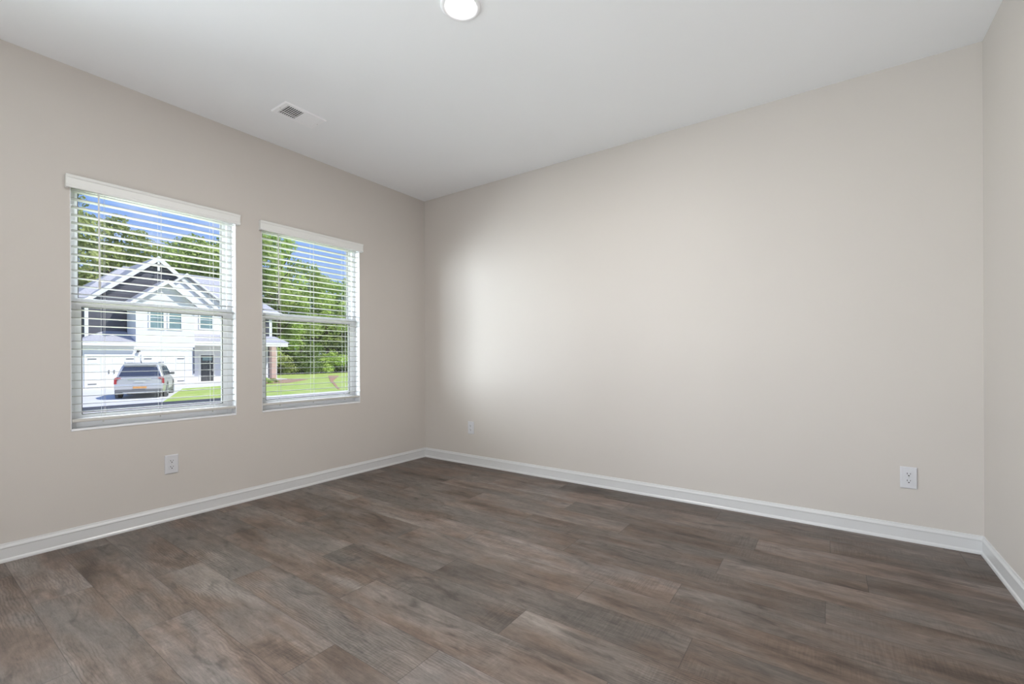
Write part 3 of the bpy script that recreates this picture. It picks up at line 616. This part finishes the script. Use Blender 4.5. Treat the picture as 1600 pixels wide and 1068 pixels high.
for s in (1, -1):
    sy = lambda p: tuple((q[0], q[1] * s, q[2]) for q in p)
    for a, b, c, d in ((-0.50, -1.25, -1.22, -0.78), (-1.34, -2.22, -2.20, -1.32), (-2.32, -3.40, -2.85, -2.30)):
        outer(sy([(a, 0.905, 1.10), (b, 0.915, 1.10), (c, 0.765, 1.56), (d, 0.765, 1.56)]), (0, s, 0.35), 0.016).build('side_window', M['car_glass'], car)
    MB().box(-2.9, -0.75, s * 0.66 - 0.02, s * 0.66 + 0.02, 1.755, 1.79).box(-0.85, -0.80, s * 0.66 - 0.02, s * 0.66 + 0.02, 1.70, 1.77).box(-2.85, -2.80, s * 0.66 - 0.02, s * 0.66 + 0.02, 1.70, 1.77).build('roof_rail', M['chrome'], car, bevel=0.008)
    MB().box(-3.15, -2.95, s * 0.95, s * 1.13, 1.08, 1.22).build('side_mirror', M['car_dark'], car, bevel=0.03)
    MB().prism([(s * 0.70, 1.03), (s * 0.905, 1.04), (s * 0.945, 0.98), (s * 0.955, 0.72), (s * 0.86, 0.72), (s * 0.85, 0.93), (s * 0.70, 0.97)], 'x', -0.20, 0.045).build('tail_light', M['tail'], car, bevel=0.01)
    for dx in (-1.45, -2.5): MB().box(dx - 0.10, dx + 0.10, s * 0.995, s * 1.03, 0.90, 0.93).build('door_handle', M['chrome'], car, bevel=0.005)
    MB().box(-4.2, -0.5, s * 0.93, s * 1.005, 0.22, 0.38).build('side_sill', M['car_dark'], car, bevel=0.01)
    for wx in (-0.95, -3.95):
        wh = MB().lathe([(0.20, 0.11), (0.34, 0.115), (0.375, 0.09), (0.375, -0.09), (0.34, -0.115), (0.20, -0.11)], (wx, s * 0.895, 0.375), 'y', 28).build('wheel', M['tyre'], car, smooth=True)
        rm = MB().lathe([(0.0, 0.10 * s), (0.06, 0.105 * s), (0.20, 0.095 * s), (0.235, 0.118 * s), (0.25, 0.10 * s)], (wx, s * 0.895, 0.375), 'y', 28)
        for k in range(5):
            a = 2 * PI * k / 5; rm.tube([(wx, s * 1.005, 0.375), (wx + 0.22 * math.cos(a), s * 1.008, 0.375 + 0.22 * math.sin(a))], 0.028, 6)
        rm.build('rim', M['alloy'], wh)
        MB().lathe([(0.385, 0.10 * s), (0.43, 0.12 * s), (0.45, 0.0)], (wx, s * 0.895, 0.375), 'y', 28).build('wheel_arch', M['car_dark'], car)
MB().prism([(0.02, 0.44), (0.10, 0.46), (0.13, 0.60), (0.11, 0.70), (0.02, 0.74)], 'y', -0.93, 0.93).build('rear_bumper', M['car_paint'], car, bevel=0.02)
MB().prism([(-0.10, 0.24), (0.06, 0.26), (0.11, 0.36), (0.12, 0.46), (0.0, 0.50)], 'y', -0.90, 0.90).build('lower_bumper', M['car_dark'], car, bevel=0.02)
MB().box(0.115, 0.135, -0.62, 0.62, 0.30, 0.34).build('skid_strip', M['chrome'], car)
MB().box(0.125, 0.145, -0.24, 0.28, 0.50, 0.60).build('license_plate', M['amber'], car, bevel=0.004)
MB().box(0.05, 0.062, -0.20, 0.22, 0.80, 0.87).build('tailgate_handle', M['tag'], car, bevel=0.004)
lt_ = MB()
for i in range(9): y_ = -0.40 + i * 0.1; lt_.box(0.045, 0.058, y_ - 0.028, y_ - 0.018, 0.925, 0.965).box(0.045, 0.058, y_ + 0.014, y_ + 0.024, 0.925, 0.965).box(0.045, 0.058, y_ - 0.018, y_ + 0.014, 0.940, 0.948)
lt_.box(0.043, 0.0465, -0.44, 0.44, 0.922, 0.968).build('tailgate_trim_row', M['chrome'], car)
MB().tube([(-0.6, 0, 1.74), (-0.52, 0, 1.84)], 0.02, 8, 0.006).build('antenna', M['tyre'], car)

# ------------------------------------------------------------------ trees
def leaf_mat(name, c1, c2):
    m = bpy.data.materials.new(name); m.use_nodes = True; nt = m.node_tree; nt.nodes.clear(); L = nt.links.new
    o = N(nt, 'ShaderNodeOutputMaterial'); d = N(nt, 'ShaderNodeBsdfDiffuse'); t = N(nt, 'ShaderNodeBsdfTranslucent'); mx = N(nt, 'ShaderNodeMixShader'); mx.inputs[0].default_value = 0.35
    tc = N(nt, 'ShaderNodeTexCoord'); nz = N(nt, 'ShaderNodeTexNoise'); nz.inputs['Scale'].default_value = 1.3; nz.inputs['Detail'].default_value = 6
    rp = N(nt, 'ShaderNodeValToRGB'); rp.color_ramp.elements[0].position = 0.35; rp.color_ramp.elements[0].color = (*c1, 1); rp.color_ramp.elements[1].position = 0.65; rp.color_ramp.elements[1].color = (*c2, 1)
    L(tc.outputs['Object'], nz.inputs[0]); L(nz.outputs['Fac'], rp.inputs[0]); L(rp.outputs[0], d.inputs[0]); L(rp.outputs[0], t.inputs[0])
    L(d.outputs[0], mx.inputs[1]); L(t.outputs[0], mx.inputs[2]); L(mx.outputs[0], o.inputs[0]); return m
M['leaf_a'] = leaf_mat('olive_green_leaves', (0.30, 0.36, 0.12), (0.56, 0.60, 0.24))
M['leaf_b'] = leaf_mat('mid_green_leaves', (0.32, 0.43, 0.12), (0.62, 0.70, 0.26))
M['leaf_c'] = leaf_mat('bright_green_leaves', (0.38, 0.54, 0.12), (0.66, 0.78, 0.25))
M['leaf_d'] = leaf_mat('deep_green_leaves', (0.17, 0.24, 0.08), (0.32, 0.42, 0.15))
M['bark'] = mat('grey_brown_bark', (0.17, 0.13, 0.10), 0.9, noise=0.4, nscale=6)
def leaves(rng, blobs, n, size):
    m = MB(); tot = sum(b[3] ** 2 for b in blobs)
    for (bx, by, bz, br) in blobs:
        k = max(8, int(n * br * br / tot))
        for _ in range(k):
            d = Vector((rng.gauss(0, 1), rng.gauss(0, 1), rng.gauss(0, 1))).normalized()
            if d.z < -0.5 and rng.random() < 0.5: d.z = -d.z
            c = Vector((bx, by, bz)) + d * br * (0.62 + 0.42 * rng.random()); c.z = bz + (c.z - bz) * 0.8
            nrm = (d + Vector((rng.gauss(0, 1), rng.gauss(0, 1), rng.gauss(0, 1) + 0.4)) * 0.55).normalized()
            a = nrm.orthogonal().normalized(); b = nrm.cross(a); th = rng.random() * PI; a, b = a * math.cos(th) + b * math.sin(th), b * math.cos(th) - a * math.sin(th)
            s = size * (0.6 + 0.8 * rng.random())
            o = len(m.v); m.v += [tuple(c - a * s), tuple(c - b * s * 0.55 + nrm * s * 0.1), tuple(c + a * s), tuple(c + b * s * 0.55 + nrm * s * 0.1)]; m.f.append((o, o + 1, o + 2, o + 3))
    return m
def crown_mesh(seed, kind):
    rng = random.Random(seed); bl = []
    if kind == 'broad':
        for i in range(46):
            h = rng.random(); wd = 0.36 * math.sin(PI * (0.16 + 0.80 * h)) ** 0.7; a = rng.random() * 2 * PI; q = wd * math.sqrt(rng.random())
            bl.append((q * math.cos(a), q * math.sin(a), 0.10 + 0.83 * h, rng.uniform(0.055, 0.11)))
        return leaves(rng, bl, 9000, 0.0125)
    if kind == 'loose':
        for i in range(60):
            h = rng.random() ** 0.8; wd = 0.30 * math.sin(PI * (0.10 + 0.82 * h)) ** 0.8; a = rng.random() * 2 * PI; q = wd * math.sqrt(rng.random())
            bl.append((q * math.cos(a), q * math.sin(a), 0.10 + 0.87 * h, rng.uniform(0.03, 0.075)))
        return leaves(rng, bl, 8000, 0.0105)
    for i in range(18):
        a = rng.random() * 2 * PI; q = 0.5 * math.sqrt(rng.random()); bl.append((q * math.cos(a), q * math.sin(a), 0.12 + 0.70 * rng.random() * (1 - q), rng.uniform(0.16, 0.28)))
    return leaves(rng, bl, 3500, 0.035)
def raw(mb, name):
    me = bpy.data.meshes.new(name); me.from_pydata(mb.v, [], mb.f); return me
CM = {}
for kd, n in (('broad', 3), ('loose', 2), ('bush', 2)):
    for i in range(n): CM[(kd, i)] = crown_mesh(100 + i * 7 + len(kd), kd)
def trunk(rng):
    m = MB(); m.tube([(0, 0, 0), (0.01, 0, 0.25), (-0.005, 0.01, 0.5), (0.01, 0, 0.8)], 0.020, 8, 0.006)
    for i in range(7):
        a = rng.random() * 2 * PI; z = 0.28 + 0.07 * i; m.tube([(0, 0, z), (0.10 * math.cos(a), 0.10 * math.sin(a), z + 0.06), (0.18 * math.cos(a), 0.18 * math.sin(a), z + 0.13)], 0.006, 6, 0.002)
    return m
TM = raw(trunk(random.Random(3)), 'trunk'); TM.materials.append(M['bark'])
CMM = {}
def tree(name, x, y, h, kd, lm, label, cat, group=None, wide=1.0, rz=0.0):
    r = local_empty(name, (x, y, G0 - 0.02), rz, label=label, cat=cat, group=group); r.scale = (h * wide, h * wide, h)
    key = (kd, lm)
    if key not in CMM: me = raw(CM[kd], 'foliage'); me.materials.append(M[lm]); CMM[key] = me
    c = bpy.data.objects.new('foliage', CMM[key]); COL.objects.link(c); c.parent = r
    if kd[0] != 'bush':
        t = bpy.data.objects.new('trunk', TM); COL.objects.link(t); t.parent = r
TG = 'trees behind the house'
T_ = [
 (-52.0, 4.5, 19.0, ('loose', 0), 'leaf_a', 'loose olive tree at the left window\'s left edge, tallest there', 1.0),
 (-53.0, 9.6, 16.2, ('loose', 1), 'leaf_a', 'olive tree seen above the left slope of the charcoal gable', 1.05),
 (-51.5, 13.4, 13.2, ('broad', 0), 'leaf_b', 'low mid-green tree directly behind the charcoal gable peak', 1.0),
 (-53.5, 17.6, 16.3, ('broad', 1), 'leaf_b', 'rounded green tree above the grey ridge, right of the gable peak', 1.0),
 (-51.5, 21.6, 17.2, ('broad', 2), 'leaf_b', 'green tree behind the right end of the grey roof', 1.0),
 (-50.5, 24.6, 17.6, ('loose', 1), 'leaf_c', 'tall pale green tree at the left edge of the right window', 0.62),
 (-52.5, 28.6, 14.6, ('broad', 0), 'leaf_b', 'green tree in the right window, left of centre in the wood', 0.95),
 (-54.0, 33.4, 13.9, ('broad', 1), 'leaf_c', 'bright green tree in the middle of the right window\'s wood', 0.95),
 (-54.0, 38.6, 14.0, ('broad', 2), 'leaf_b', 'green tree at the right edge of the right window\'s wood', 1.0),
 (-60.0, 6.0, 17.5, ('broad', 2), 'leaf_d', 'deep green tree in the back row, far left behind the house', 1.0),
 (-60.0, 13.5, 14.5, ('broad', 1), 'leaf_d', 'deep green tree in the back row behind the gable peak', 1.0),
 (-61.0, 20.5, 17.0, ('broad', 0), 'leaf_d', 'deep green tree in the back row behind the grey ridge', 1.0),
 (-60.0, 28.0, 15.0, ('broad', 2), 'leaf_d', 'deep green back-row tree in the right window, nearest the house', 1.0),
 (-61.0, 35.5, 14.0, ('broad', 1), 'leaf_d', 'deep green back-row tree behind the middle of the open lawn', 1.0),
 (-61.0, 43.0, 14.0, ('broad', 0), 'leaf_d', 'deep green back-row tree at the right end of the wood', 1.0)]
for i, (x, y, h, kd, lm, lab, wd) in enumerate(T_):
    tree('broadleaf_tree', x, y, h, kd, lm, lab, 'tree', TG, wd, i * 1.3)
# underwood along the edge of the lawn
bush = [(-50.0, 23.6, 4.0, 'leaf_a', 'dark olive underwood bush beside the house\'s right corner'), (-50.4, 27.4, 4.4, 'leaf_d', 'deep green bush under the trees, left of the bright shrub'),
        (-49.6, 31.2, 3.4, 'leaf_c', 'bright yellow-green shrub at the lawn\'s far edge'), (-50.8, 34.6, 4.0, 'leaf_d', 'deep green bush under the trees, right of the bright shrub'),
        (-49.4, 37.8, 3.0, 'leaf_b', 'low green bush at the far right end of the lawn')]
for i, (x, y, h, lm, lab) in enumerate(bush): tree('bush', x, y, h, ('bush', i % 2), lm, lab, 'bush', 'bushes under the trees', 1.0, i * 2.1)
rng = random.Random(5)
th = leaves(rng, [(rng.uniform(-64, -57), y_, G0 + rng.uniform(0.5, 8.5), rng.uniform(1.4, 2.4)) for y_ in [-10 + 0.45 * i for i in range(150)]], 16000, 0.42)
tag(th.build('thicket', M['leaf_d']), 'dense dark undergrowth filling the wood behind the trees', 'undergrowth', kind='stuff')
# small plants in the bed and the far right shrubs
for x, y, h, lm, lab, cat in ((-31.9, 13.95, 0.62, 'leaf_c', 'small yellow-green shrub in the mulch bed beside the brick column', 'shrub'),
                         (-32.6, 14.9, 0.50, 'leaf_a', 'small darker shrub in the mulch bed, right of the yellow-green one', 'shrub')):
    tree('small_shrub', x, y, h, ('bush', 0), lm, lab, cat, 'shrubs in the mulch bed', 1.3)
for o in list(bpy.data.objects):
    if 'root' in o: del o['root']
